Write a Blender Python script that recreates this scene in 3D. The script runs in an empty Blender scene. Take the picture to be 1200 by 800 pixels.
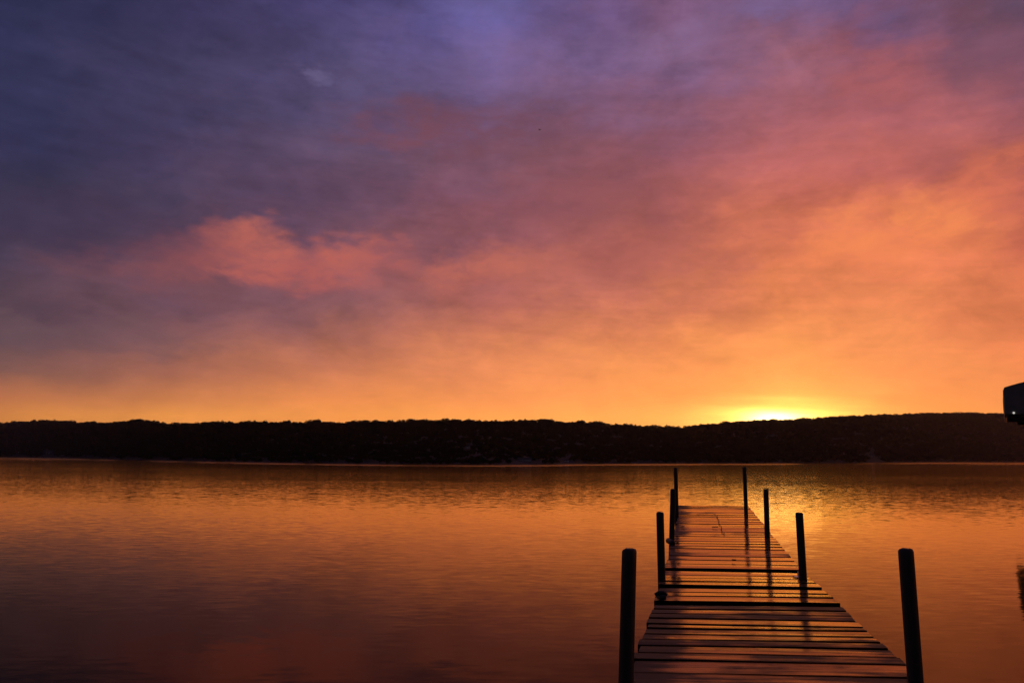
import bpy, bmesh, math, random
from mathutils import Vector, Matrix, noise as mnoise
random.seed(7)
S = bpy.context.scene
COL = S.collection
R_ = math.radians

# ------------------------------------------------------------------ camera
FPX = 930.0                       # focal length for a 1200 px wide frame
H = 1.38                          # eye height above the lake
PITCH, ROLL = R_(8.35), R_(0.29)
ROT = Matrix.Rotation(math.pi/2 + PITCH, 3, 'X') @ Matrix.Rotation(ROLL, 3, 'Z')
cam = bpy.data.cameras.new('camera'); cam.sensor_width = 36; cam.lens = FPX/1200*36
cam.clip_start = .05; cam.clip_end = 20000
co = bpy.data.objects.new('camera', cam); COL.objects.link(co)
co.matrix_world = Matrix.Translation((0, 0, H)) @ ROT.to_4x4()
S.camera = co
EYE = Vector((0, 0, H))

def ray(px, py): return ROT @ Vector(((px-600)/FPX, -(py-400)/FPX, -1))
def on_plane(px, py, z):
    d = ray(px, py); return EYE + d*((z-H)/d.z)
def at_y(px, py, y):
    d = ray(px, py); return EYE + d*(y/d.y)
def at_dist(px, py, dist):
    d = ray(px, py); return EYE + d*(dist/math.hypot(d.x, d.y))
def az_el(px, py):
    d = ray(px, py).normalized()
    return math.degrees(math.atan2(d.x, d.y)), math.degrees(math.asin(d.z))
def lerp_table(t, x):
    if x <= t[0][0]: return t[0][1]
    for (a, b), (c, d) in zip(t, t[1:]):
        if x <= c: return b + (d-b)*(x-a)/(c-a)
    return t[-1][1]
def lin(c):
    return tuple(((v/255)/12.92 if v/255 <= .04045 else ((v/255+.055)/1.055)**2.4) for v in c)
def sstep(a, b, x):
    t = min(1, max(0, (x-a)/(b-a))); return t*t*(3-2*t)

# ------------------------------------------------------------------ node helper
class NT:
    def __init__(s, tree): s.t = tree; s.n = tree.nodes; s.l = tree.links
    def new(s, typ, **kw):
        n = s.n.new(typ)
        for k, v in kw.items(): setattr(n, k, v)
        return n
    def put(s, sock, v):
        if isinstance(v, bpy.types.NodeSocket): s.l.new(v, sock)
        else: sock.default_value = v
    def m(s, op, a, b=0.0, c=None, clamp=False):
        n = s.new('ShaderNodeMath', operation=op); n.use_clamp = clamp
        s.put(n.inputs[0], a); s.put(n.inputs[1], b)
        if c is not None: s.put(n.inputs[2], c)
        return n.outputs[0]
    def v(s, op, a, b=(0, 0, 0), scale=None):
        n = s.new('ShaderNodeVectorMath', operation=op)
        s.put(n.inputs[0], a)
        if op not in ('NORMALIZE', 'SCALE', 'LENGTH'): s.put(n.inputs[1], b)
        if scale is not None: s.put(n.inputs['Scale'], scale)
        return n.outputs[1] if op in ('LENGTH', 'DOT_PRODUCT', 'DISTANCE') else n.outputs[0]
    def xyz(s, x, y, z=0.0):
        n = s.new('ShaderNodeCombineXYZ')
        for i, q in enumerate((x, y, z)): s.put(n.inputs[i], q)
        return n.outputs[0]
    def noise(s, vec, scale=1.0, detail=4.0, rough=.5, dist=0.0, out=0):
        n = s.new('ShaderNodeTexNoise'); s.put(n.inputs['Vector'], vec)
        n.inputs['Scale'].default_value = scale; n.inputs['Detail'].default_value = detail
        n.inputs['Roughness'].default_value = rough; n.inputs['Distortion'].default_value = dist
        return n.outputs[out]
    def rng(s, x, a, b, c=0.0, d=1.0, kind='SMOOTHSTEP'):
        n = s.new('ShaderNodeMapRange', interpolation_type=kind)
        s.put(n.inputs['Value'], x)
        for k, q in zip(('From Min', 'From Max', 'To Min', 'To Max'), (a, b, c, d)): s.put(n.inputs[k], q)
        return n.outputs['Result']
    def mix(s, f, a, b, blend='MIX'):
        n = s.new('ShaderNodeMix', data_type='RGBA', blend_type=blend)
        s.put(n.inputs[0], f)
        for k, q in ((6, a), (7, b)):
            if isinstance(q, tuple) and len(q) == 3: q = (*q, 1)
            s.put(n.inputs[k], q)
        return n.outputs[2]

# ------------------------------------------------------------------ sky (world)
W = bpy.data.worlds.new('World'); S.world = W; W.use_nodes = True
t = NT(W.node_tree); t.n.clear()
SUN_AZ, SUN_EL = az_el(912, 492)
dirv = t.new('ShaderNodeTexCoord').outputs['Generated']
sp = t.new('ShaderNodeSeparateXYZ'); t.l.new(dirv, sp.inputs[0])
DEG = 180/math.pi
az = t.m('MULTIPLY', t.m('ARCTAN2', sp.outputs[0], sp.outputs[1]), DEG)
el = t.m('MULTIPLY', t.m('ARCSINE', sp.outputs[2]), DEG)
pos = t.xyz(az, el, 0)
# cloud turbulence: soft billows high up, flatter streaks towards the horizon
q1 = t.xyz(t.m('MULTIPLY', az, .085), t.m('MULTIPLY', el, .15), 3.1)
q2 = t.xyz(t.m('MULTIPLY', az, .20), t.m('MULTIPLY', el, .40), 8.7)
q3 = t.xyz(t.m('MULTIPLY', az, .045), t.m('MULTIPLY', t.m('ADD', el, t.m('MULTIPLY', az, .05)), .75), 1.7)
w1 = t.noise(q1, 1, 6, .55, .3, out=1)
w2 = t.noise(q2, 1, 7, .58, .2, out=1)
w3 = t.noise(t.v('ADD', q2, (2.2, .7, 4)), 2.6, 7, .6, .2, out=1)
w3c = t.v('SUBTRACT', w3, (.5, .5, .5))
w1c = t.v('SUBTRACT', w1, (.5, .5, .5)); w2c = t.v('SUBTRACT', w2, (.5, .5, .5))
high = t.rng(el, 2, 13)
warp = t.v('ADD', t.v('MULTIPLY', w1c, (13, 9, 0)), t.v('MULTIPLY', w2c, (5, 3.6, 0)))
warp = t.v('ADD', warp, t.v('MULTIPLY', w3c, (2.6, 1.9, 0)))
warp = t.v('SCALE', warp, scale=t.m('ADD', t.m('MULTIPLY', high, .85), .1))
wpos = t.v('ADD', pos, warp)
wsp = t.new('ShaderNodeSeparateXYZ'); t.l.new(wpos, wsp.inputs[0])
waz, wel = wsp.outputs[0], wsp.outputs[1]
ROWS = [0, 60, 120, 180, 240, 300, 360, 400, 440, 470, 488]
GRID = {
    0:    [(43,44,82),(47,47,85),(50,49,86),(51,48,81),(56,50,76),(62,53,77),(76,60,77),(96,72,82),(132,90,84),(192,116,77),(226,142,72)],
    200:  [(61,54,95),(62,55,94),(65,58,95),(69,58,92),(74,60,88),(92,66,88),(112,76,88),(126,83,87),(168,104,84),(210,130,78),(238,152,74)],
    400:  [(78,68,122),(84,73,119),(90,76,116),(100,75,104),(104,72,97),(124,80,96),(146,91,94),(176,106,90),(212,127,86),(240,146,79),(250,158,76)],
    600:  [(100,90,158),(110,88,140),(114,84,124),(120,76,96),(134,78,94),(160,90,94),(182,102,92),(206,119,88),(236,142,85),(250,156,82),(255,168,78)],
    800:  [(122,82,120),(132,92,134),(144,86,110),(150,82,95),(166,87,86),(190,102,88),(215,120,86),(240,140,86),(252,158,84),(255,170,82),(255,184,84)],
    915:  [(132,95,138),(158,94,114),(168,92,104),(180,94,94),(202,106,86),(224,121,84),(239,136,84),(249,150,85),(254,164,84),(255,184,84),(255,205,88)],
    1050: [(116,86,134),(148,82,102),(170,90,98),(186,96,92),(212,108,84),(226,121,83),(236,134,84),(243,143,85),(250,153,84),(255,160,80),(255,166,78)],
    1200: [(100,74,104),(122,75,100),(148,82,96),(164,86,90),(194,98,80),(212,110,80),(226,120,80),(233,128,80),(238,138,80),(244,148,80),(246,154,78)],
}
EL_TOP = 36.0
cols = sorted(GRID)
def ramp_of(stops, fac):
    n = t.new('ShaderNodeValToRGB'); cr = n.color_ramp; cr.interpolation = 'EASE' if False else 'LINEAR'
    while len(cr.elements) > 1: cr.elements.remove(cr.elements[-1])
    first = True
    for p, c in stops:
        e = cr.elements[0] if first else cr.elements.new(p)
        e.position = p; e.color = (*c, 1); first = False
    t.l.new(fac, n.inputs[0]); return n.outputs[0]
efac = t.m('DIVIDE', wel, EL_TOP, clamp=True)
cur = None; last_az = None
for x in cols:
    st = []
    for y, c in zip(ROWS, GRID[x]):
        st.append((max(0, az_el(x, y)[1])/EL_TOP, lin(c)))
    st.sort(key=lambda q: q[0])
    st.insert(0, (0.0, st[0][1]))
    top = st[-1][1]
    st.append((1.0, tuple(v*.85 for v in top)))
    r = ramp_of(st, efac)
    a = az_el(x, 300)[0]
    if cur is None: cur = r
    else: cur = t.mix(t.rng(waz, last_az, a, 0, 1, 'LINEAR'), cur, r)
    last_az = a
base = cur
# light and dark billows
b5 = t.rng(t.noise(t.v('ADD', q2, (9, 3, 1)), 1.9, 8, .64, .35), .34, .62, .5, 1.15)
b1 = t.noise(t.v('ADD', q1, (4, 2, 5)), 1.7, 8, .6, .4)
b3 = t.noise(t.v('ADD', q2, (1, 7, 2)), 1.5, 7, .62, .25)
b2 = t.noise(q3, 1.6, 6, .6, .2)
lum = t.m('ADD', t.rng(b1, .25, .75, -.24, .26, 'LINEAR'), t.rng(b2, .25, .75, -.075, .075, 'LINEAR'))
lum = t.m('ADD', lum, t.rng(t.noise(t.v('ADD', q2, (5, 5, 5)), 2.4, 8, .66, .3), .25, .75, -.11, .11, 'LINEAR'))
lum = t.m('ADD', 1.0, t.m('MULTIPLY', lum, t.m('ADD', .45, t.m('MULTIPLY', high, .6))))
base = t.v('MULTIPLY', base, t.xyz(lum, lum, lum))
# pink patches catch the light from below, violet gaps show the clear sky above
def blob(px, py, rx, ry, col, gain=1.0, rough=.9, soft=.75):
    """a drifting cloud patch: elliptical, its rim broken by the turbulence"""
    global base
    a0, e0 = az_el(px, py); a1 = az_el(px+rx, py)[0]-a0; e1 = az_el(px, py-ry)[1]-e0
    d = t.v('MULTIPLY', t.v('SUBTRACT', t.v('ADD', t.v('ADD', pos, t.v('MULTIPLY', w2c, (5.0, 3.4, 0))), t.v('MULTIPLY', w3c, (2.2, 1.8, 0))), (a0, e0, 0)), (1/a1, 1/e1, 0))
    r = t.v('LENGTH', d)
    r = t.m('ADD', r, t.m('MULTIPLY', t.m('SUBTRACT', t.m('ADD', t.m('MULTIPLY', b1, .35), t.m('MULTIPLY', b3, .65)), .5), rough))
    f = t.m('MULTIPLY', t.rng(r, 1.0+soft*.55, 1.0-soft, 0, 1), gain)
    f = t.m('MULTIPLY', f, b5, clamp=True)
    base = t.mix(f, base, lin(col))
blob(190, 318, 110, 28, (132, 78, 86), .7, 1.6, .9)
blob(240, 300, 60, 30, (158, 84, 86), .6, 1.2, .9)
blob(268, 280, 34, 24, (198, 104, 92), .7, .9, .8)
blob(312, 284, 36, 28, (208, 110, 92), .85, .9, .8)
blob(300, 306, 62, 26, (200, 105, 92), .8, 1.0, .9)
blob(345, 322, 70, 22, (186, 96, 90), .7, 1.2, .9)
blob(395, 300, 36, 24, (196, 102, 90), .8, .9, .8)
blob(440, 296, 40, 22, (192, 100, 90), .7, 1.0, .8)
blob(440, 318, 66, 20, (184, 98, 92), .65, 1.2, .9)
blob(535, 318, 36, 26, (200, 108, 92), .65, 1.8, .8)
blob(590, 312, 34, 24, (200, 108, 92), .65, 1.8, .8)
blob(640, 312, 52, 26, (200, 110, 92), .55, 1.3)
blob(1060, 270, 130, 42, (250, 140, 84), .85, 1.2)
blob(985, 285, 60, 30, (250, 138, 86), .5, 1.2)
blob(1160, 215, 60, 40, (232, 118, 84), .55, 1.2)
blob(1000, 180, 120, 40, (208, 104, 92), .35, 1.3)
blob(1030, 100, 90, 52, (198, 98, 96), .4, 1.3)
blob(880, 40, 60, 40, (120, 82, 118), .4, 1.2)
blob(1165, 70, 60, 50, (128, 78, 98), .5, 1.2)
blob(1150, 5, 80, 26, (112, 66, 84), .6, 1.2)
blob(555, 0, 60, 26, (108, 98, 162), .4, 1.0)
blob(366, 86, 14, 9, (110, 96, 142), .55, .8)
blob(780, 50, 56, 26, (142, 108, 154), .55, 1.2)
blob(900, 6, 60, 20, (128, 104, 160), .5, 1.2)
blob(540, 150, 150, 34, (124, 68, 80), .55, 1.2)
blob(470, 165, 60, 20, (134, 74, 84), .4, 1.2)
blob(690, 235, 140, 50, (150, 82, 88), .5, 1.4, .9)
blob(770, 300, 120, 34, (184, 98, 90), .45, 1.4, .9)
blob(120, 265, 190, 40, (62, 50, 78), .5, 1.0)
blob(110, 395, 150, 22, (112, 84, 92), .4, 1.2)
lm_ = t.v('DOT_PRODUCT', base, (.3, .5, .2)); base = t.mix(t.rng(el, 12, 26, 0, .10), base, t.xyz(lm_, lm_, lm_))
# glow where the sun is about to clear the ridge
def glow(px, py, sx, sy, col, wob=0.0):
    global base
    a0, e0 = az_el(px, py); a1 = az_el(px+sx, py)[0]-a0; e1 = az_el(px, py-sy)[1]-e0
    p = t.v('ADD', pos, t.v('MULTIPLY', t.v('SUBTRACT', t.noise(q3, 2.6, 5, .6, 0, out=1), (.5, .5, .5)), (wob, wob*.35, 0)))
    r = t.v('LENGTH', t.v('MULTIPLY', t.v('SUBTRACT', p, (a0, e0, 0)), (1/a1, 1/e1, 0)))
    g = t.m('EXPONENT', t.m('MULTIPLY', t.m('MULTIPLY', r, r), -1.0))
    base = t.v('ADD', base, t.v('SCALE', col, scale=g))
glow(790, 505, 540, 72, (.20, .03, .022), 3)
glow(905, 500, 300, 60, (.16, .025, .005), 3)
glow(912, 494, 85, 19, (.28, .30, .09), 3)
glow(910, 493, 30, 8, (5.0, 3.6, 1.6), 1.5)
glow(912, 489, 72, 17, (1.3, .62, .08), 3)
# the part of the sky behind the camera, away from the sunrise
back = t.rng(t.m('ABSOLUTE', az), 40, 125)
base = t.mix(back, base, (.020, .022, .045))
ovh = t.rng(el, 34, 75)
base = t.mix(t.m('MULTIPLY', ovh, t.m('SUBTRACT', 1, back)), base, (.05, .04, .085))
# clear sky above the overcast
ns = t.new('ShaderNodeTexSky', sky_type='NISHITA'); ns.sun_disc = False
ns.sun_elevation = R_(SUN_EL); ns.sun_rotation = R_(SUN_AZ)
bg1 = t.new('ShaderNodeBackground'); t.l.new(base, bg1.inputs[0]); bg1.inputs[1].default_value = 1.0
bg2 = t.new('ShaderNodeBackground'); t.l.new(ns.outputs[0], bg2.inputs[0]); bg2.inputs[1].default_value = 0.05
mx = t.new('ShaderNodeMixShader'); mx.inputs[0].default_value = .06
t.l.new(bg1.outputs[0], mx.inputs[1]); t.l.new(bg2.outputs[0], mx.inputs[2])
out = t.new('ShaderNodeOutputWorld'); t.l.new(mx.outputs[0], out.inputs[0])

sl = bpy.data.lights.new('sun', 'SUN'); sl.energy = .0025; sl.angle = R_(5.0); sl.color = (1, .58, .18)
so = bpy.data.objects.new('sun', sl); COL.objects.link(so)
sd = Vector((math.sin(R_(SUN_AZ))*math.cos(R_(SUN_EL+.75)), math.cos(R_(SUN_AZ))*math.cos(R_(SUN_EL+.75)), math.sin(R_(SUN_EL+.75))))
so.rotation_euler = sd.to_track_quat('Z', 'Y').to_euler(); so.location = (0, 0, 60)

# ------------------------------------------------------------------ materials
def mat(name):
    m = bpy.data.materials.new(name); m.use_nodes = True
    n = NT(m.node_tree); return m, n, n.n['Principled BSDF']

def simple(name, col, rough=.6, var=.25, scale=6.0, metal=0.0, bump=0.0):
    m, n, p = mat(name)
    o = n.new('ShaderNodeTexCoord').outputs['Object']
    f = n.noise(o, scale, 5, .6)
    k = n.rng(f, .25, .75, 1-var, 1+var, 'LINEAR')
    n.put(p.inputs['Base Color'], n.v('MULTIPLY', tuple(col), n.xyz(k, k, k)))
    p.inputs['Roughness'].default_value = rough; p.inputs['Metallic'].default_value = metal
    if bump:
        b = n.new('ShaderNodeBump'); b.inputs['Strength'].default_value = bump; b.inputs['Distance'].default_value = .01
        n.put(b.inputs['Height'], f); n.put(p.inputs['Normal'], b.outputs[0])
    return m

# water: dark lake, ripples as a field of small slopes
m_water, n, p = mat('lake_water')
g = n.new('ShaderNodeNewGeometry').outputs['Position']
shore = n.new('ShaderNodeAttribute', attribute_name='shore').outputs['Fac']
lane = n.noise(n.v('MULTIPLY', g, (.010, .045, 0)), 1, 4, .6, .3)
lane_f = n.rng(lane, .32, .68, .55, 1.35, 'LINEAR')
r1 = n.v('SUBTRACT', n.noise(n.v('MULTIPLY', g, (4.0, 11.0, 0)), 1, 3, .6, .3, out=1), (.5, .5, .5))
r2 = n.v('SUBTRACT', n.noise(n.v('MULTIPLY', g, (.55, 1.1, 0)), 1, 2, .5, .2, out=1), (.5, .5, .5))
lee = n.new('ShaderNodeAttribute', attribute_name='lee').outputs['Fac']
amp = n.m('ADD', n.m('MULTIPLY', lane_f, n.m('ADD', .46, n.m('MULTIPLY', lee, .42))), n.m('MULTIPLY', shore, 8.0))
slope = n.v('ADD', n.v('MULTIPLY', r1, (.12, .125, 0)), n.v('MULTIPLY', r2, (.010, .016, 0)))
slope = n.v('SCALE', slope, scale=amp)
nrm = n.v('NORMALIZE', n.v('ADD', slope, (0, 0, 1)))
def film_mix(n, under, normal, rough, ior, tint, gain=1.0):
    """a reflecting film of water over another surface; tint paints its reflections warmer"""
    fr = n.new('ShaderNodeFresnel'); n.put(fr.inputs['IOR'], ior); n.put(fr.inputs['Normal'], normal)
    gl = n.new('ShaderNodeBsdfGlossy'); gl.inputs['Color'].default_value = (*tint, 1)
    n.put(gl.inputs['Roughness'], rough); n.put(gl.inputs['Normal'], normal)
    mx = n.new('ShaderNodeMixShader')
    n.put(mx.inputs[0], n.m('MULTIPLY', fr.outputs[0], gain, clamp=True))
    n.l.new(under, mx.inputs[1]); n.l.new(gl.outputs[0], mx.inputs[2])
    n.l.new(mx.outputs[0], n.n['Material Output'].inputs['Surface'])
p.inputs['Base Color'].default_value = (.008, .005, .004, 1); p.inputs['Roughness'].default_value = .9
p.inputs['Specular IOR Level'].default_value = 0
film_mix(n, p.outputs[0], nrm, .06, 1.095, (1.0, .76, .54), 1.28)  # warm tone of the lake's reflections is painted in by the tint

# deck boards: weathered, rain-wet wood
m_deck, n, p = mat('wet_deck_wood')
uv = n.new('ShaderNodeUVMap', uv_map='grain').outputs[0]
tone = n.new('ShaderNodeAttribute', attribute_name='tone').outputs['Fac']
grain = n.noise(n.v('MULTIPLY', uv, (2.2, 60, 0)), 1, 6, .65, .6)
wet = n.noise(n.v('MULTIPLY', uv, (1.8, 2.4, 0)), 1, 5, .6, .4)
wet2 = n.noise(n.v('MULTIPLY', uv, (1.3, 22, 0)), 1, 6, .68, .3)
kn = n.noise(n.v('MULTIPLY', uv, (7, 14, 0)), 1, 2, .5)
knot = n.rng(kn, .70, .76)
c = n.mix(grain, (.008, .0036, .002), (.034, .015, .008))
k = n.m('ADD', .55, n.m('MULTIPLY', tone, .9))
c = n.v('MULTIPLY', c, n.xyz(k, k, k))
c = n.mix(knot, c, (.012, .008, .006))
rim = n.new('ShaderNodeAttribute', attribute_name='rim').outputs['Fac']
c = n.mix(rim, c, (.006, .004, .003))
n.put(p.inputs['Base Color'], c)
wetf = n.m('ADD', n.m('MULTIPLY', wet, .6), n.m('ADD', n.m('MULTIPLY', wet2, .5), n.m('MULTIPLY', n.m('SUBTRACT', tone, .5), .34)))
edge = n.new('ShaderNodeAttribute', attribute_name='edge').outputs['Fac']
wetf = n.m('SUBTRACT', wetf, n.m('MULTIPLY', edge, .22))
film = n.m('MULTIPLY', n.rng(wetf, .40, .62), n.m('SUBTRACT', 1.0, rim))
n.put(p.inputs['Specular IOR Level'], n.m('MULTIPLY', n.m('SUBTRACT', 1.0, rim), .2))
n.put(p.inputs['Roughness'], .6)
b = n.new('ShaderNodeBump'); b.inputs['Strength'].default_value = .28; b.inputs['Distance'].default_value = .004
n.put(b.inputs['Height'], grain); n.put(p.inputs['Normal'], b.outputs[0])
b2 = n.new('ShaderNodeBump'); b2.inputs['Strength'].default_value = .10; b2.inputs['Distance'].default_value = .004
n.put(b2.inputs['Height'], n.m('ADD', grain, n.m('MULTIPLY', wet2, 2)))
film_mix(n, p.outputs[0], b2.outputs[0], n.rng(wetf, .40, .62, .22, .05, 'LINEAR'), 1.55, (1.0, .66, .33), film)  # tint puts a warmer colour into the light the wet boards reflect

# posts: dark damp round timber
m_post, n, p = mat('post_timber')
o = n.new('ShaderNodeTexCoord').outputs['Object']
gr = n.noise(n.v('MULTIPLY', o, (70, 70, 3)), 1, 5, .65, .8)
n.put(p.inputs['Base Color'], n.mix(gr, (.012, .008, .006), (.08, .055, .038)))
p.inputs['Roughness'].default_value = .62
b = n.new('ShaderNodeBump'); b.inputs['Strength'].default_value = .6; b.inputs['Distance'].default_value = .006
n.put(b.inputs['Height'], gr); n.put(p.inputs['Normal'], b.outputs[0])

m_beam = simple('beam_timber', (.03, .022, .016), .7, .4, 9, bump=.4)
m_leaf, n, p = mat('woodland_leaves')
gg = n.new('ShaderNodeNewGeometry').outputs['Position']
f = n.noise(gg, .08, 3, .6); f2 = n.noise(gg, .9, 2, .6)
n.put(p.inputs['Base Color'], n.mix(f, n.mix(f2, (.022, .027, .012), (.030, .035, .015)), n.mix(f2, (.027, .028, .013), (.035, .034, .016))))
tr_ = n.new('ShaderNodeBsdfTranslucent'); df_ = n.new('ShaderNodeBsdfDiffuse'); lm = n.new('ShaderNodeMixShader'); lm.inputs[0].default_value = .45
lc = p.inputs['Base Color'].links[0].from_socket
n.l.new(lc, tr_.inputs[0]); n.l.new(lc, df_.inputs[0]); n.l.new(df_.outputs[0], lm.inputs[1]); n.l.new(tr_.outputs[0], lm.inputs[2])
n.n.remove(p); n.l.new(lm.outputs[0], n.n['Material Output'].inputs['Surface'])
m_bark = simple('bark', (.05, .038, .028), .9, .3, 2)
m_ground, n, p = mat('hill_ground')
gg = n.new('ShaderNodeNewGeometry').outputs['Position']
n.put(p.inputs['Base Color'], n.mix(n.noise(gg, .05, 6, .6), (.010, .011, .006), (.018, .016, .010)))
p.inputs['Roughness'].default_value = .95
m_siding = simple('painted_siding', (.62, .62, .60), .6, .08, .6)
m_siding2 = simple('grey_siding', (.15, .155, .165), .6, .08, .6)
m_roof = simple('shingle_roof', (.055, .05, .05), .85, .3, 3)
m_glass = simple('window_glass', (.02, .022, .025), .08, .1, 1)
m_door = simple('painted_door', (.5, .5, .5), .5, .06, 2)
m_canvas = simple('canopy_canvas', (.22, .19, .165), .7, .2, 3, bump=.25)
m_alu = simple('galvanised_metal', (.55, .55, .56), .38, .12, 8, metal=.85)
m_dark = simple('dark_rubber', (.014, .014, .014), .6, .2, 10)
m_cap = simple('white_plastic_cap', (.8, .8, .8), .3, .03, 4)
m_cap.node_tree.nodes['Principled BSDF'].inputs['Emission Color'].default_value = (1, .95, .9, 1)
m_cap.node_tree.nodes['Principled BSDF'].inputs['Emission Strength'].default_value = .6  # added glow, makes the cap show as a bright white dot
m_feather = simple('dark_feathers', (.03, .028, .028), .7, .2, 8)
m_cord = simple('dark_cord', (.05, .032, .022), .7, .2, 40)
m_deadleaf = simple('dead_leaf', (.04, .025, .014), .8, .3, 30)

# ------------------------------------------------------------------ object helpers
def link(name, me, m, parent=None, smooth=False):
    o = bpy.data.objects.new(name, me); COL.objects.link(o)
    if m is not None: me.materials.append(m)
    if parent is not None: o.parent = parent
    if smooth:
        for q in me.polygons: q.use_smooth = True
    return o
def mesh_of(vs, fs):
    me = bpy.data.meshes.new('mesh'); me.from_pydata([tuple(v) for v in vs], [], fs); me.update(); return me
def bm_obj(name, bm, m, parent=None, smooth=False):
    me = bpy.data.meshes.new(name); bmesh.ops.recalc_face_normals(bm, faces=bm.faces); bm.to_mesh(me); bm.free()
    return link(name, me, m, parent, smooth)
def thing(name, label, cat, loc=(0, 0, 0), rz=0, group=None):
    o = bpy.data.objects.new(name, None); COL.objects.link(o); o.empty_display_size = .3
    o.location = loc; o.rotation_euler = (0, 0, rz)
    return tag(o, label, cat, group)
def tag(o, label, cat, group=None):
    o['label'] = label; o['category'] = cat
    if group: o['group'] = group
    return o
def add_box(bm, c, s, rot=None, bevel=0.0):
    r = bmesh.ops.create_cube(bm, size=1)
    M = Matrix.Translation(c) @ (rot.to_4x4() if rot is not None else Matrix()) @ Matrix.Diagonal((*s, 1))
    bmesh.ops.transform(bm, matrix=M, verts=r['verts'])
    if bevel:
        es = list({e for v in r['verts'] for e in v.link_edges})
        bmesh.ops.bevel(bm, geom=es, offset=bevel, segments=2, affect='EDGES', profile=.6)
def add_beam(bm, a, b, w, h, bevel=0.0):
    a, b = Vector(a), Vector(b); d = b-a
    q = d.to_track_quat('Y', 'Z').to_matrix()
    add_box(bm, (a+b)/2, (w, d.length, h), q, bevel)
def add_tube(bm, pts, r, seg=8):
    pts = [Vector(q) for q in pts]; rings = []
    for i, q in enumerate(pts):
        d = (pts[min(i+1, len(pts)-1)]-pts[max(i-1, 0)]).normalized()
        m = d.to_track_quat('Z', 'Y').to_matrix()
        rr = r[i] if isinstance(r, (list, tuple)) else r
        rings.append([bm.verts.new(q + m @ Vector((rr*math.cos(2*math.pi*k/seg), rr*math.sin(2*math.pi*k/seg), 0))) for k in range(seg)])
    for a, b in zip(rings, rings[1:]):
        for k in range(seg): bm.faces.new((a[k], a[(k+1) % seg], b[(k+1) % seg], b[k]))
    bm.faces.new(rings[0][::-1]); bm.faces.new(rings[-1])

# ------------------------------------------------------------------ far shore: profile of the ridge and waterline
RIDGE = [(-500,493),(-200,495),(0,495.5),(12,494),(30,493),(55,491.8),(75,492.7),(100,494.3),(120,493.6),(130,495.3),(150,493),(157,491.4),(170,491.4),
 (185,494),(200,495.8),(235,495),(250,495),(262,493),(285,493.5),(315,493),(322,495),(335,492.6),(355,493.6),(367,491.8),(375,493),(382,494.4),(395,495.8),
 (405,493.2),(415,493),(430,492),(445,493.5),(460,493),(480,491.5),(495,490.6),(503,492.3),(520,491),(530,490.6),(555,491.6),(561,493),(575,492),(590,491.5),
 (612,492),(625,492),(635,490.8),(645,491.2),(655,493.4),(665,494.8),(673,492.6),(680,492.2),(689,495),(695,493),(705,494.2),(712,496.8),(735,497),(742,496.5),
 (752,498.6),(765,498.2),(780,498),(787,500.3),(800,500.2),(815,497.6),(830,496.4),(840,495.4),(850,493.6),(863,493.2),(880,492),(902,491.6),(932,491.2),(949,489.6),
 (967,488.4),(987,486.6),(1013,485.6),(1040,485),(1066,484),(1095,483.2),(1127,482.8),(1156,483.4),(1200,484),(1400,486),(1800,492)]
SHORE = [(-500,537),(-200,536),(0,535.0),(75,536.2),(150,538.2),(225,540),(300,541.5),(375,542.8),(450,543.8),(525,544.5),(600,544.6),(650,544.0),(700,543.2),(750,543),
 (800,542.8),(900,542.6),(950,542.4),(1000,542.0),(1050,541.6),(1100,541.3),(1200,541.2),(1400,542.2),(1800,544)]
def shore_dist(px):
    y = lerp_table(SHORE, px)
    q = on_plane(px, y, 0.0)
    if ray(px, y).z >= 0: return 1000.0
    return min(1000.0, math.hypot(q.x, q.y))
def hill_depth(px): return 230 + .15*shore_dist(px)
_sd = {}
def sdist(px):
    k = round(px)
    if k not in _sd: _sd[k] = sum(shore_dist(k+j*6) for j in range(-4, 5))/9
    return _sd[k]
CROWN = 6.5      # px-height left for the crowns over the bare ridge
def ridge_ground(px):
    D = sdist(px)+hill_depth(px)
    y = sum(lerp_table(RIDGE, px+j*9) for j in range(-3, 4))/7 + CROWN
    return at_dist(px, y, D)
def hill_point(px, f):
    """f=0 on the shore, 1 on the ridge"""
    D0 = sdist(px); rg = ridge_ground(px)
    d = ray(px, 537); u = Vector((d.x, d.y, 0)).normalized()
    D = D0 + hill_depth(px)*f
    if f <= 0: z = .45*f*4-.1
    elif f <= 1: z = -.1 + .5*min(1, f*25) + (rg.z-.4)*(f*.35+.65*sstep(-.1, 1.05, f) - .65*sstep(-.1, 1.05, 0)*(1-f))/(.35+.65*sstep(-.1, 1.05, 1))
    else: z = rg.z*(1-.35*sstep(1, 2.2, f))
    v = u*D; return Vector((v.x, v.y, z))
xs = [-480+i*14 for i in range(150)]
fsn = [-.06, 0, .03, .08, .15, .25, .35, .45, .55, .65, .75, .85, .93, 1.0, 1.1, 1.4, 1.9, 2.4]
vs, fs = [], []
for x in xs:
    for f in fsn:
        v = hill_point(x, f)
        if .05 < f: v.z += mnoise.noise(Vector((v.x*.02, v.y*.02, 0)))*1.6*min(1, f*3)
        vs.append(v)
N = len(fsn)
for i in range(len(xs)-1):
    for j in range(N-1): fs.append((i*N+j, (i+1)*N+j, (i+1)*N+j+1, i*N+j+1))
hill = link('hills', mesh_of(vs, fs), m_ground, None, True); hill['kind'] = 'structure'
hill['label'] = 'dark wooded ridge along the far shore'; hill['category'] = 'hills'

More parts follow.
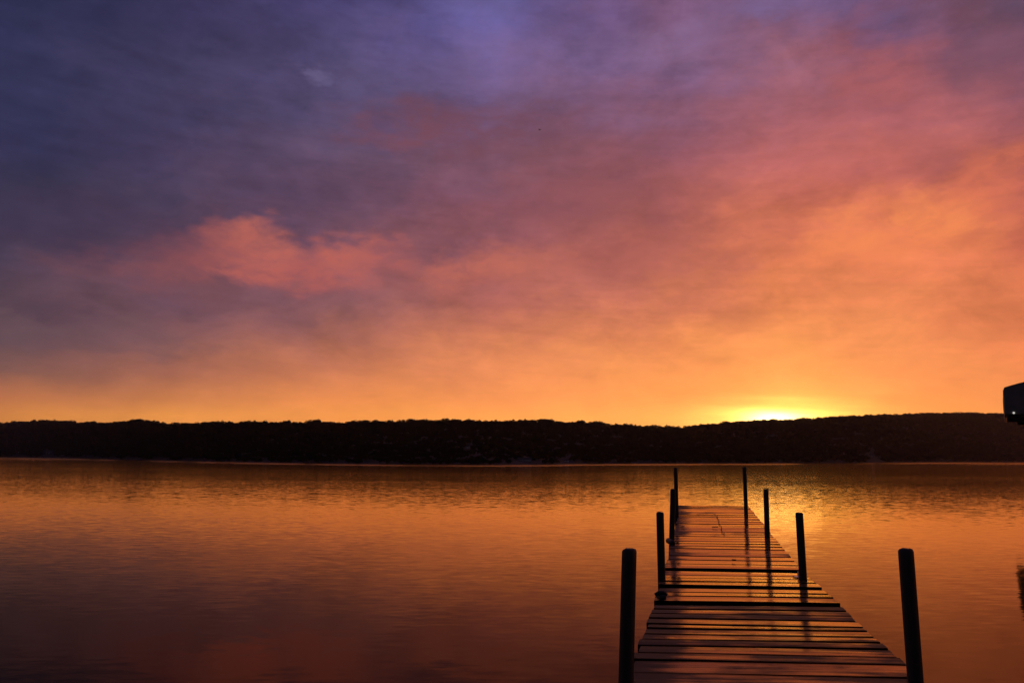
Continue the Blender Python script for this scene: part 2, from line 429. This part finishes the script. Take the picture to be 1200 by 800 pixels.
# lake: fans out from under the camera, finely cut along the far shore
vs, fs, sh, lees = [], [], [], []
fr = [1.0e-3, .02, .1, .3, .5, .62, .70, .76, .80, .84, .88, .92, .96, 1.0, 1.02]
xl = [-480+i*10 for i in range(209)]
for x in xl:
    D0 = sdist(x); d = ray(x, 537); u = Vector((d.x, d.y, 0)).normalized()
    ys = lerp_table(SHORE, x)
    for f in fr:
        q = u*(D0*f); vs.append((q.x, q.y, 0))
        hor_drop = FPX*H/(D0*f+1e-6) - FPX*H/D0      # how far below the waterline it is seen, px
        sh.append((1-sstep(.9, 2.2, hor_drop))*(.12+.88*sstep(-.35, .25, mnoise.noise(Vector((x*.011, 3.3, 0)))+.5*mnoise.noise(Vector((x*.043, 9.1, 0)))))); lees.append(1-sstep(10, 90, hor_drop))
N = len(fr)
for i in range(len(xl)-1):
    for j in range(N-1): fs.append((i*N+j, (i+1)*N+j, (i+1)*N+j+1, i*N+j+1))
# the rest of the lake around and behind
a0 = math.atan2(vs[0][0], vs[0][1]+1e-9); e0 = Vector(vs[N-1]); e1 = Vector(vs[(len(xl)-1)*N+N-1])
A0 = math.atan2(e0.x, e0.y); A1 = math.atan2(e1.x, e1.y)
k0 = len(vs); vs.append((0, 0, 0)); sh.append(0); lees.append(0)
steps = 40; prev = None
for i in range(steps+1):
    a = A1 + (A0+2*math.pi-A1)*i/steps
    rr = e1.length*(1-i/steps)+e0.length*(i/steps)
    vs.append((rr*math.sin(a), rr*math.cos(a), 0)); sh.append(0); lees.append(0)
    if i: fs.append((k0, len(vs)-1, len(vs)-2))
me = mesh_of(vs, fs)
at = me.attributes.new('shore', 'FLOAT', 'POINT')
for i, s_ in enumerate(sh): at.data[i].value = s_
at = me.attributes.new('lee', 'FLOAT', 'POINT')
for i, s_ in enumerate(lees): at.data[i].value = s_
bm = bmesh.new(); bm.from_mesh(me); bmesh.ops.remove_doubles(bm, verts=bm.verts, dist=.0005)
for f in bm.faces:
    if f.normal.z < 0: f.normal_flip()
bm.to_mesh(me); bm.free()
water = link('water', me, m_water); water['kind'] = 'structure'
water['label'] = 'calm lake reflecting the sunrise'; water['category'] = 'water'

# ------------------------------------------------------------------ woodland
def crown_template(nleaf, seed, leaf):
    """leaf clumps (small triangles) through an uneven crown of unit height, unit width"""
    rnd = random.Random(seed); out = []
    lobes = [(Vector((0, 0, .55)), .40)]*2 + [(Vector((rnd.uniform(-.3, .3), rnd.uniform(-.3, .3), rnd.uniform(.34, .72))), rnd.uniform(.18, .28)) for _ in range(6)]
    for _ in range(nleaf):
        c, r = rnd.choice(lobes)
        d = Vector((rnd.gauss(0, 1), rnd.gauss(0, 1), rnd.gauss(0, 1))).normalized()
        q = c + d*r*rnd.uniform(.45, 1.0)**.6
        n_ = (d+Vector((rnd.gauss(0, .6), rnd.gauss(0, .6), rnd.gauss(0, .6)))).normalized()
        a = n_.orthogonal().normalized(); b = n_.cross(a); s = leaf*rnd.uniform(.6, 1.5); ph = rnd.uniform(0, 6.28)
        out.append([q + (a*math.cos(ph+k*2.094)+b*math.sin(ph+k*2.094))*s for k in range(3)])
    return out
T_FINE = [crown_template(300, 50+i, .075) for i in range(6)]
T_MID = [crown_template(120, 80+i, .14) for i in range(5)]
T_BIG = [crown_template(900, 20+i, .05) for i in range(8)]
HOUSES = [  # px, py of base, frac on slope, width m, depth, wall height, style
    (617, 537.0, 'a pale boathouse'), (548, 526, ''), (664, 537, ''), (1022, 533, ''), (57, 530, ''), (20, 529, ''),
]
vs, fs = [], []
def put_tree(tpl, base, w, h, rz):
    cz, sz = math.cos(rz)*w, math.sin(rz)*w
    for tri in tpl:
        i = len(vs)
        for q in tri: vs.append((base.x+q.x*cz-q.y*sz, base.y+q.x*sz+q.y*cz, base.z+q.z*h))
        fs.append((i, i+1, i+2))
    i = len(vs); tr = w*.035
    for k in range(4):
        a = k*math.pi/2; vs.append((base.x+tr*math.cos(a), base.y+tr*math.sin(a), base.z-.5))
    for k in range(4):
        a = k*math.pi/2; vs.append((base.x+tr*.6*math.cos(a), base.y+tr*.6*math.sin(a), base.z+h*.5))
    for k in range(4): fs.append((i+k, i+(k+1) % 4, i+4+(k+1) % 4, i+4+k))
LONE = [(157, 490.3, 13), (367.5, 490.2, 10), (635, 489.8, 19), (680, 491.4, 16), (545, 491.3, 9), (850, 492.2, 14), (437, 491.6, 6)]
rnd = random.Random(3)
def px_scale(px, f): return (sdist(px)+hill_depth(px)*f)/FPX
gaps = [(615, 10, .0, .05), (548, 4, .17, .26), (546, 3.5, 0, .04), (664, 7, 0, .07), (1022, 7, 0, .2), (57, 6, 0, .14), (20, 6, 0, .14)]
# slope trees, from the water's edge up
for row, f in enumerate([.015, .05, .10, .16, .23, .31, .40, .50, .60, .70, .80, .88, .95]):
    x = -470
    while x < 1610:
        k = px_scale(x, f)
        wpx = rnd.uniform(9, 18)*(1-.15*f)
        x += wpx*.62
        fx = f+rnd.uniform(-.03, .03)
        if any(abs(x-g[0]) < g[1] and g[2]-.03 <= fx <= g[3] for g in gaps): continue
        b_ = hill_point(x, max(.008, fx)); hpx = rnd.uniform(7, 11)*(.75 if f < .06 else 1)
        if f > .65: hpx = min(hpx, 9.5-7*(f-.65)/.3)
        put_tree(rnd.choice(T_MID), b_, wpx*k, hpx*k, rnd.uniform(0, 6.28))
# crest trees whose tops draw the skyline
for rep, (f, spacing) in enumerate([(1.0, .5), (1.03, .55), (1.08, .6)]):
    x = -470
    while x < 1610:
        k = px_scale(x, f)
        right = x > 940
        wpx = rnd.choice([rnd.uniform(4, 7), rnd.uniform(6, 11), rnd.uniform(10, 18)])*(.6 if right else 1)
        x += wpx*spacing
        D = sdist(x)+hill_depth(x)*f
        topy = lerp_table(RIDGE, x) + (rnd.uniform(-2.2, 2.2) if wpx < 13 else rnd.uniform(-1.2, 2.0))*(.62 if right else 1)
        tp = at_dist(x, topy, D); g_ = hill_point(x, f)
        hgt = max(4*k, tp.z-g_.z)
        put_tree(rnd.choice(T_FINE), Vector((tp.x, tp.y, tp.z-hgt)), wpx*k, hgt, rnd.uniform(0, 6.28))
wood = link('woodland', mesh_of(vs, fs), m_leaf)
wood['kind'] = 'stuff'; wood['label'] = 'dense dark woodland covering the far ridge'; wood['category'] = 'woodland'
LONE_LAB = ['broad tree rising above the skyline at the far left part of the ridge', 'narrow tall tree poking above the ridge below the pink cloud',
 'broad round crowned tree on the ridge left of the dock', 'low domed tree on the ridge between broad round crown and dip in skyline',
 'small pointed tree on the ridge above the white cottage', 'rounded tree on the ridge just left of the sunrise glow', 'tiny thin tree sticking up from the middle left ridge']
for i, (x, y, wpx) in enumerate(LONE):
    f = .99; D = sdist(x)+hill_depth(x)*f; k = D/FPX
    tp = at_dist(x, y, D); g_ = hill_point(x, f); hgt = tp.z-g_.z+.4
    tr = thing('ridge_tree', LONE_LAB[i], 'tree', (g_.x, g_.y, g_.z-.4), rnd.uniform(0, 6), 'taller trees along the ridge')
    vv, ff = [], []
    for tri in T_BIG[i]:
        j = len(vv); vv += [(q.x*wpx*k*1.1, q.y*wpx*k*1.1, q.z*hgt) for q in tri]; ff.append((j, j+1, j+2))
    link('crown', mesh_of(vv, ff), m_leaf, tr)
    bm = bmesh.new(); add_tube(bm, [(0, 0, -.3), (.05, .03, hgt*.3), (-.05, 0, hgt*.62)], [k*.5, k*.36, k*.15], 8)
    for a in range(5):
        an = a*1.3; add_tube(bm, [(0, 0, hgt*(.3+.05*a)), (math.cos(an)*wpx*k*.22, math.sin(an)*wpx*k*.22, hgt*(.5+.06*a))], [k*.16, k*.05], 6)
    bm_obj('trunk', bm, m_bark, tr, True)

# ------------------------------------------------------------------ small buildings on the far shore
def cottage(px, f, wpx, hpx, dep, label, siding, nwin, door=True, name='cottage', cat='cottage', flip=False):
    b_ = hill_point(px, f); k = math.hypot(b_.x, b_.y)/FPX
    w, h = wpx*k, hpx*k; d_ = dep*k
    rz = -math.atan2(b_.x, b_.y)
    c = thing(name, label, cat, (b_.x, b_.y, b_.z-.25), rz, 'buildings on the far shore')
    bm = bmesh.new(); add_box(bm, (0, 0, h/2), (w, d_, h), None, .02); bm_obj('wall', bm, siding, c)
    bm = bmesh.new(); ov = .12*h
    prof = [(-d_/2-ov, h-.02), (0, h+.55*h), (d_/2+ov, h-.02), (d_/2+ov, h+.10*h), (0, h+.68*h), (-d_/2-ov, h+.10*h)]
    L = [bm.verts.new((-w/2-ov, y, z)) for y, z in prof]; Rr = [bm.verts.new((w/2+ov, y, z)) for y, z in prof]
    bm.faces.new((L[0], L[1], L[4], L[5])); bm.faces.new((L[1], L[2], L[3], L[4]))
    bm.faces.new((Rr[5], Rr[4], Rr[1], Rr[0])); bm.faces.new((Rr[4], Rr[3], Rr[2], Rr[1]))
    for i in range(6): bm.faces.new((L[i], L[(i+1) % 6], Rr[(i+1) % 6], Rr[i]))
    rf = bm_obj('roof', bm, m_roof, c)
    # gable infill
    for sx in (-1, 1):
        bm = bmesh.new(); q = [[bm.verts.new((sx*(w/2-.01-e), y, z)) for y, z in ((-d_/2, h), (d_/2, h), (0, h+.53*h))] for e in (0, .1)]
        bm.faces.new(q[0]); bm.faces.new(q[1][::-1])
        for i in range(3): bm.faces.new((q[0][i], q[1][i], q[1][(i+1) % 3], q[0][(i+1) % 3]))
        bm_obj('gable', bm, siding, c)
    bm = bmesh.new(); add_box(bm, (w*.28, d_*.12, h*1.62), (h*.22, h*.22, h*.6)); bm_obj('chimney', bm, m_roof, rf)
    n_ = nwin + (1 if door else 0)
    for i in range(n_):
        x = (-.5+(i+.5)/n_)*w*.92
        if door and i == n_//2:
            bm = bmesh.new(); add_box(bm, (x, -d_/2-.03, h*.36), (w*.5/n_, .06, h*.72)); bm_obj('door', bm, m_door, c)
        else:
            bm = bmesh.new(); ww, wh = w*.52/n_, h*.42
            for q, s in (((x, -d_/2-.03, h*.6+wh/2), (ww+.1, .08, .1)), ((x, -d_/2-.03, h*.6-wh/2), (ww+.1, .08, .1)),
                         ((x-ww/2, -d_/2-.03, h*.6), (.1, .08, wh-.1)), ((x+ww/2, -d_/2-.03, h*.6), (.1, .08, wh-.1))):
                add_box(bm, q, s)
            wf = bm_obj('window', bm, m_door, c)
            bm = bmesh.new(); add_box(bm, (x, -d_/2-.012, h*.6), (ww-.1, .02, wh-.1)); bm_obj('pane', bm, m_glass, wf)
    return c
cottage(615, .035, 16, 3.2, 5, 'long pale boathouse with a row of windows at the water edge left of the dock', m_siding2, 4, False, 'boathouse', 'boathouse')
cottage(548, .24, 6, 3.0, 4, 'pale cottage half hidden among trees up the slope', m_siding2, 2)
cottage(546, .03, 4.5, 2.2, 3, 'tiny boathouse at the water edge below the hillside cottage', m_siding2, 1, True, 'boathouse', 'boathouse')
cottage(664, .03, 6, 2.0, 3.5, 'low grey boathouse right of the long pale boathouse', m_siding2, 2, False, 'boathouse', 'boathouse')
cottage(1022, .10, 5, 2.4, 3.5, 'small cottage by the shore under the high right ridge', m_siding2, 2)
cottage(57, .10, 5, 2.2, 3.5, 'right one of two small cottages on the far left shore', m_siding2, 2)
cottage(20, .10, 5, 2.4, 3.5, 'left one of two small cottages on the far left shore', m_siding2, 1)

# ------------------------------------------------------------------ dock
DW = 1.30
def cross(L, Rr, w=DW):
    """left and right deck edge (photo px) -> the two 3D points, given the deck width"""
    a = on_plane(*L, H-1.0); b = on_plane(*Rr, H-1.0)
    k = w/(a-b).length
    A = EYE+(a-EYE)*k; B = EYE+(b-EYE)*k
    return A, B
SEC = [  # far edge, near edge (px), boards, width
    (((795.5, 591.8), (876.3, 592.2)), ((793, 613.2), (894.5, 613.8)), 12, 1.30, 1.30),
    (((792.9, 613.6), (895, 614.2)), ((779.5, 665.2), (939.5, 668.2)), 16, 1.30, 1.30),
    (((779.2, 668.6), (942.5, 671.4)), ((773, 684.6), (961.5, 687.6)), 4, 1.30, 1.31),
    (((772.5, 688), (964, 691)), ((768.2, 703.6), (983, 706.4)), 3, 1.305, 1.325),
    (((767.5, 708), (986, 711)), ((743, 772.5), (1060, 778.5)), 10, 1.30, 1.30),
]
dock = thing('dock', 'weathered wet plank dock on round posts running out into the lake', 'dock', (0, 0, 0))
sections = []
for (f_, n_, cnt, wf_, wn_) in SEC:
    A, B = cross(*f_, wf_); C, D = cross(*n_, wn_)
    sections.append([A, B, C, D, cnt])
    print('SEC', [tuple(round(q, 2) for q in v) for v in (A, B, C, D)])
# last section runs back under the camera
A, B, C, D, _ = sections[-1]
Ln, Rn = C.copy(), D.copy()
dirL = (C-A); dirL.z = 0; dirL.normalize()
wl = (Rn-Ln)
Lb = Ln + dirL*4.6; Rb = Rn + dirL*4.6
Lb.z = Rb.z = Ln.z + .03
sections.append([Ln+dirL*.012, Rn+dirL*.012, Lb, Rb, 19])

BOARDS = [(.0015, .002, 0, .45, 1), (.0018, .002, 0, .45, 1), (.0025, .0025, .0005, .5, 1), (.0025, .0025, .0015, .7, 1), (.0022, .0025, 0, .0, .62), (.002, .002, 0, .15, .55)]
def build_section(A, B, C, D, cnt, seed, vo):
    DZ, TS, TM, T0, T1 = BOARDS[(seed-40)//7]
    rnd = random.Random(seed)
    bm = bmesh.new(); uvl = bm.loops.layers.uv.new('grain'); tl = bm.verts.layers.float.new('tone'); el_ = bm.verts.layers.float.new('edge'); rl_ = bm.verts.layers.float.new('rim')
    th = .040
    cuts = [0]
    for i in range(cnt): cuts.append(cuts[-1]+rnd.uniform(.86, 1.14))
    cuts = [q/cuts[-1] for q in cuts]
    for i in range(cnt):
        f0, f1 = cuts[i], cuts[i+1]
        a, b = A.lerp(C, f0), B.lerp(D, f0); c, d = A.lerp(C, f1), B.lerp(D, f1)
        width = (a-c).length; gap = rnd.uniform(.009, .013)/width
        j0, j1 = rnd.uniform(-.008, .012), rnd.uniform(-.008, .012)
        if i == cnt-1: j0 = j1 = .012
        dz = rnd.uniform(-DZ, DZ); tilt = rnd.gauss(TM, TS); twist = rnd.gauss(0, .0012); cup = rnd.uniform(-.0016, .0022)
        tone = rnd.uniform(T0, T1); M = 10
        u0 = rnd.uniform(0, 50); v0 = vo + i*1.37
        ch = .006
        # profile across the board: v (0..1), z offset
        ce = ch/width
        rm = .026/width
        prof = [(gap, -th), (gap, -ch), (gap+ce, 0), (gap+rm, cup*.3), (.5, cup), (1-gap-rm, cup*.3), (1-gap-ce, 0), (1-gap, -ch), (1-gap, -th)]
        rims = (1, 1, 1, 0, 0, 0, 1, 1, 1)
        rings = []
        for s_ in range(M+1):
            u = s_/M
            p0 = a.lerp(b, u); p1 = c.lerp(d, u)
            ax = (b-a).normalized()
            off = ax*((-j0*(1-u)) + j1*u)
            bow = .003*math.sin(u*3.1+seed+i)*rnd.uniform(.6, 1.4)
            ring = []
            for (v_, z_), rim_ in zip(prof, rims):
                q = p0.lerp(p1, v_)+off
                q.z += z_ + dz + (v_-.5)*(tilt*2+twist*4*(u-.5)) + bow*.5
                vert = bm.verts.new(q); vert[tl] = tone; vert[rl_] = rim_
                vert[el_] = (1-sstep(0.02, .20, u)) + .25*(1-sstep(0, .12, 1-u))
                ring.append((vert, (u0+u*DW, v0+v_*width)))
            rings.append(ring)
        P = len(prof)
        def face(lst):
            f = bm.faces.new([q[0] for q in lst])
            for lp, q in zip(f.loops, lst): lp[uvl].uv = q[1]
        for r0, r1 in zip(rings, rings[1:]):
            for k in range(P): face([r0[k], r0[(k+1) % P], r1[(k+1) % P], r1[k]])
        face(rings[0][::-1]); face(rings[-1])
    return bm_obj('deck_section', bm, m_deck, dock)
for i, (A, B, C, D, cnt) in enumerate(sections):
    build_section(A, B, C, D, cnt, 40+i*7, i*40.0)
    # the two joists under each section and a cross beam at each end
    inset = (B-A).normalized()*.06
    for p0, p1, sg in ((A, C, 1), (B, D, -1)):
        bm = bmesh.new()
        a = p0+inset*sg+Vector((0, 0, -.115)); b = p1+inset*sg+Vector((0, 0, -.115))
        add_beam(bm, a, b, .045, .14, .004); bm_obj('joist', bm, m_beam, dock)
    bm = bmesh.new(); e = (C-A).normalized()*.05
    add_beam(bm, C-e+inset*.2+Vector((0, 0, -.26)), D-e-inset*.2+Vector((0, 0, -.26)), .05, .14, .004); bm_obj('cross_beam', bm, m_beam, dock)

PR = .0325
def post(top_px, top_py, base, seed):
    """base: point on the deck plane where the post stands; the top is read at that distance"""
    tp = at_y(top_px, top_py, base.y)
    x0 = (base.x*.65+tp.x*.35); y0 = base.y
    rnd = random.Random(seed); seg = 22
    lean = (tp.x-base.x)
    bm = bmesh.new(); zs = [-1.2, -.4, 0, base.z*.5, base.z, base.z+.2, tp.z-.25, tp.z-.06, tp.z-.013, tp.z-.004, tp.z]
    flat = [1+.03*math.sin(3*2*math.pi*k/seg+seed)+rnd.uniform(-.018, .018) for k in range(seg)]
    rings = []
    for i, z in enumerate(zs):
        sc = 1.05-.02*z
        if i == len(zs)-2: sc *= .86
        if i == len(zs)-1: sc *= .45
        xx = base.x+lean*((z-base.z)/(tp.z-base.z))
        rings.append([bm.verts.new((xx-base.x+PR*sc*flat[k]*math.cos(2*math.pi*k/seg), PR*sc*flat[k]*math.sin(2*math.pi*k/seg), z+(rnd.uniform(-.003, .003) if i > 8 else 0))) for k in range(seg)])
    for a, b in zip(rings, rings[1:]):
        for k in range(seg): bm.faces.new((a[k], a[(k+1) % seg], b[(k+1) % seg], b[k]))
    bm.faces.new(rings[0][::-1]); bm.faces.new(rings[-1])
    o = bm_obj('post', bm, m_post, dock, True)
    o.location = (base.x, base.y, 0)
    print('POST', tuple(round(q, 2) for q in base), round(tp.z, 2), round(lean, 3))
    return o
zE = sections[4][2].z; zC = sections[2][0].z; zB = (sections[1][0].z+sections[1][2].z)/2; zA = (sections[0][0].z+sections[0][2].z)/2
post(737.5, 642.5, on_plane(733.6, 797, zE), 1)
post(1061.2, 642.5, on_plane(1072.8, 797, zE), 2)
post(773.4, 599.6, on_plane(775.4, 680.5, zC), 3)
post(936.5, 600.2, on_plane(941.2, 679, zC), 4)
post(788.9, 572.6, on_plane(787.3, 633, zB), 5)
post(897.6, 572.6, on_plane(899.3, 630, zB), 6)
post(791.6, 547.6, on_plane(793.0, 601.5, zA), 7)
post(872.4, 547.2, on_plane(874.3, 601.5, zA), 8)

# bumper on the left side by the third pair, bracket by the second right post, knot of hardware on the left edge
q = on_plane(785.7, 635.5, zB)
bm = bmesh.new(); add_tube(bm, [q+Vector((0, -.16, .01)), q+Vector((0, -.13, .01)), q+Vector((0, .13, .01)), q+Vector((0, .16, .01))], [.02, .034, .034, .02], 14)
bm_obj('bumper', bm, m_dark, dock, True)
q = on_plane(934.2, 675.4, zC+.012)
bm = bmesh.new(); add_box(bm, q, (.05, .10, .006), None, .002); add_box(bm, q+Vector((.022, 0, .02)), (.006, .10, .04), None, .002)
bk = bm_obj('bracket', bm, m_alu, dock); bk['label'] = 'small shiny metal bracket beside the second right post'
q = on_plane(775.0, 700.5, sections[3][2].z+.012)
bm = bmesh.new(); add_box(bm, q+Vector((0, .01, .008)), (.05, .09, .035), Matrix.Rotation(.2, 3, 'Z'), .014)
add_tube(bm, [q+Vector((-.045, .01, .022)), q+Vector((-.015, .01, .038)), q+Vector((.015, .01, .038)), q+Vector((.045, .01, .022))], [.012, .015, .015, .012], 10)
cl = bm_obj('cleat', bm, m_dark, dock); cl['label'] = 'dark mooring cleat on the left edge of the dock'

def deck_z(p):
    for A, B, C, D, c in sections:
        if C.y-.02 <= p.y <= A.y+.02:
            return A.z + (C.z-A.z)*(A.y-p.y)/max(.01, (A.y-C.y))
    return zB
# thin cord lying on the far boards
pts = []
for px, py in ((833, 601.5), (837, 601.8), (840, 604), (841.5, 608), (843, 613), (845, 618), (846.5, 622), (850, 627)):
    p_ = on_plane(px, py, zA)
    for _ in range(3): p_ = on_plane(px, py, deck_z(p_)+.012)
    pts.append(p_)
sm = []
for i in range(len(pts)-1):
    for k in range(4): sm.append(pts[i].lerp(pts[i+1], k/4)+Vector((.012*math.sin(i*4+k*1.7), 0, 0)))
bm = bmesh.new(); add_tube(bm, sm, .0035, 8)
tag(bm_obj('cord', bm, m_cord, None, True), 'thin dark cord lying in a loose curve on the far deck boards', 'cord')
def leaf(px, py, size, label, rz):
    p_ = on_plane(px, py, zB)
    for _ in range(3): p_ = on_plane(px, py, deck_z(p_)+.012)
    bm = bmesh.new(); nrow = 9; rows = []
    for i in range(nrow):
        u = i/(nrow-1); w = size*.42*math.sin(math.pi*u)**.7*(1+.22*math.sin(u*19))
        rows.append([bm.verts.new((s*w, (u-.5)*size*1.5, .006+abs(s)*size*.16+.02*size*math.sin(u*6))) for s in (-1, -.5, 0, .5, 1)])
    for a, b in zip(rows, rows[1:]):
        for k in range(4): bm.faces.new((a[k], a[k+1], b[k+1], b[k]))
    bmesh.ops.remove_doubles(bm, verts=bm.verts, dist=1e-5)
    geo = bmesh.ops.solidify(bm, geom=bm.faces[:], thickness=.0015)
    o = bm_obj('dead_leaf', bm, m_deadleaf); o.location = p_; o.rotation_euler = (0, 0, rz)
    return tag(o, label, 'leaf', 'dead leaves on the dock')
leaf(838, 618, .055, 'curled dead leaf on the far boards beside the cord', 1.2)
leaf(860, 656.5, .04, 'small dead leaf in the middle of the long dock section', .4)
leaf(800, 617.5, .045, 'dark dead leaf near the left edge of the far boards', 2.1)

# ------------------------------------------------------------------ boat lift with canopy at the right edge of the frame
dl = H*FPX/45.0
cl0 = at_dist(1177.6, 485.0, dl/math.cos(R_(31))*1.0)
axis_az = R_(31.5)
fw = Vector((math.sin(axis_az), math.cos(axis_az), 0)); rt = Vector((math.cos(axis_az), -math.sin(axis_az), 0))
zb = cl0.z; zt = at_dist(1177.6, 453.0, dl/math.cos(R_(31))).z
CWd, CLn = 3.3, 7.0
org = Vector((cl0.x, cl0.y, 0)) + rt*CWd/2
lift = thing('boat_lift', 'boat lift with dark fabric canopy standing in the lake at the right edge', 'boat lift', org, -axis_az)
hw = CWd/2; eave = zt-zb
# canopy: arched roof over straight skirts, closed gable ends
bm = bmesh.new(); outl = []
outl.append((-hw, zb)); outl.append((-hw, zb+eave*.55)); outl.append((-hw+.01, zt-.09)); outl.append((-hw+.05, zt-.02))
for i in range(1, 16):
    a = i/16; outl.append((-hw+.05+(CWd-.1)*a, zt-.02+.30*math.sin(math.pi*a)))
outl += [(hw-.05, zt-.02), (hw-.01, zt-.09), (hw, zb+eave*.55), (hw, zb)]
ny = 15; rings = []
for j in range(ny):
    y = CLn*j/(ny-1); sag = .03*math.sin(math.pi*((j % 3)/3))
    tp = .0
    rings.append([bm.verts.new((x+.012*math.sin(j*1.7+k), y, z-(sag if 3 < k < len(outl)-4 else 0)+(.03*math.sin(j*.9+k*.5) if z < zb+.01 else 0))) for k, (x, z) in enumerate(outl)])
for a, b in zip(rings, rings[1:]):
    for k in range(len(outl)-1): bm.faces.new((a[k], b[k], b[k+1], a[k+1]))
for rr in (rings[0], rings[-1]):
    cen = bm.verts.new((0, rr[0].co.y + (-.03 if rr is rings[0] else .03), zb+eave*.75))
    for k in range(len(outl)-1): bm.faces.new((rr[k], rr[k+1], cen))
    base_mid = bm.faces.new((rr[-1], rr[0], cen))
bm_obj('canopy', bm, m_canvas, lift, False)
# frame under the canopy
bm = bmesh.new()
for sx in (-1, 1): add_tube(bm, [(sx*(hw-.06), .05, zb+.02), (sx*(hw-.06), CLn-.05, zb+.02)], .03, 8)
for y in (.06, 1.8, 3.5, 5.2, CLn-.06):
    add_tube(bm, [(-hw+.06, y, zb+.02), (hw-.06, y, zb+.02)], .024, 8)
bm_obj('canopy_frame', bm, m_alu, lift, True)
bm = bmesh.new()
for sx in (-1, 1): add_beam(bm, (sx*(hw-.42-.5), 0.12, zb-.08), (sx*(hw-.42-.5), CLn-.12, zb-.08), .09, .12)
add_beam(bm, (-hw+.46, .10, zb-.075), (hw-.46, .10, zb-.075), .08, .12); add_beam(bm, (-hw+.46, CLn-.1, zb-.075), (hw-.46, CLn-.1, zb-.075), .08, .12)
bm_obj('top_rail', bm, m_beam, lift)
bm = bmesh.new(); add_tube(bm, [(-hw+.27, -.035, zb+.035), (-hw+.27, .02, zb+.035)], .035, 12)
ec = bm_obj('bright_cap', bm, m_cap, lift, True); ec['label'] = 'small bright white cap on the corner of the canopy frame'  # frame end cap, brightened by the emission put into its material
for sx in (-1, 1):
    for y in (.5, CLn-.5):
        bm = bmesh.new(); add_tube(bm, [(sx*(hw-.95), y, -1.2), (sx*(hw-.95), y, zb-.02)], .05, 12); bm_obj('leg', bm, m_alu, lift, True)
bm = bmesh.new()
for y in (.5, CLn-.5): add_beam(bm, (-hw+.95, y, .35), (hw-.95, y, .35), .10, .12)
for sx in (-.4, .4): add_beam(bm, (sx, .3, .45), (sx, CLn-.3, .45), .09, .07)
bm_obj('cradle', bm, m_alu, lift)

# ------------------------------------------------------------------ a bird high over the lake
bp = at_dist(632.4, 152.3, 120)
bird = thing('bird', 'tiny dark bird flying high in the purple clouds', 'bird', bp, .6)
bm = bmesh.new(); add_tube(bm, [(0, -.20, 0), (0, -.15, .0), (0, -.04, -.01), (0, .07, 0), (0, .12, .015), (0, .16, .012), (0, .19, .008)], [.02, .035, .055, .045, .03, .026, .004], 10)
bm_obj('body', bm, m_feather, bird, True)
for s_ in (-1, 1):
    bm = bmesh.new(); rows = []
    for i, (x, z, c, y) in enumerate(((.03, .01, .13, 0), (.12, .07, .12, .02), (.22, .09, .09, .01), (.32, .05, .02, -.05))):
        rows.append([bm.verts.new((s_*x, y+c*.5, z)), bm.verts.new((s_*x, y, z+.008)), bm.verts.new((s_*x, y-c*.6, z)), bm.verts.new((s_*x, y, z-.004))])
    for a, b in zip(rows, rows[1:]):
        for k in range(4): bm.faces.new((a[k], a[(k+1) % 4], b[(k+1) % 4], b[k]))
    bm.faces.new(rows[0]); bm.faces.new(rows[-1][::-1])
    bm_obj('wing', bm, m_feather, bird)
bm = bmesh.new(); add_box(bm, (0, -.25, 0), (.07, .12, .008), None, .003); bm_obj('tail', bm, m_feather, bird)

# ------------------------------------------------------------------ morning haze over the lake
HAZE = True
if HAZE:
    m_h = bpy.data.materials.new('haze_air'); m_h.use_nodes = True; hn = NT(m_h.node_tree); hn.n.clear()
    pv = hn.new('ShaderNodeVolumePrincipled'); pv.inputs['Color'].default_value = (.85, .82, .8, 1); pv.inputs['Density'].default_value = .0001
    pv.inputs['Anisotropy'].default_value = .75
    ho = hn.new('ShaderNodeOutputMaterial'); hn.l.new(pv.outputs[0], ho.inputs['Volume'])
    bm = bmesh.new(); add_box(bm, (0, 300, 40), (4600, 4200, 86)); hz = bm_obj('haze', bm, m_h); hz['kind'] = 'stuff'
    hz['label'] = 'thin morning haze over the lake'; hz['category'] = 'haze'
    m_h.cycles.homogeneous_volume = True if hasattr(m_h.cycles, 'homogeneous_volume') else False

# ------------------------------------------------------------------ render
vs_ = S.view_settings; vs_.view_transform = 'Standard'; vs_.look = 'None'; vs_.exposure = 0; vs_.gamma = 1; vs_.use_curve_mapping = False
S.render.engine = 'CYCLES'
S.cycles.max_bounces = 6; S.cycles.volume_bounces = 0
S.cycles.sample_clamp_indirect = 12
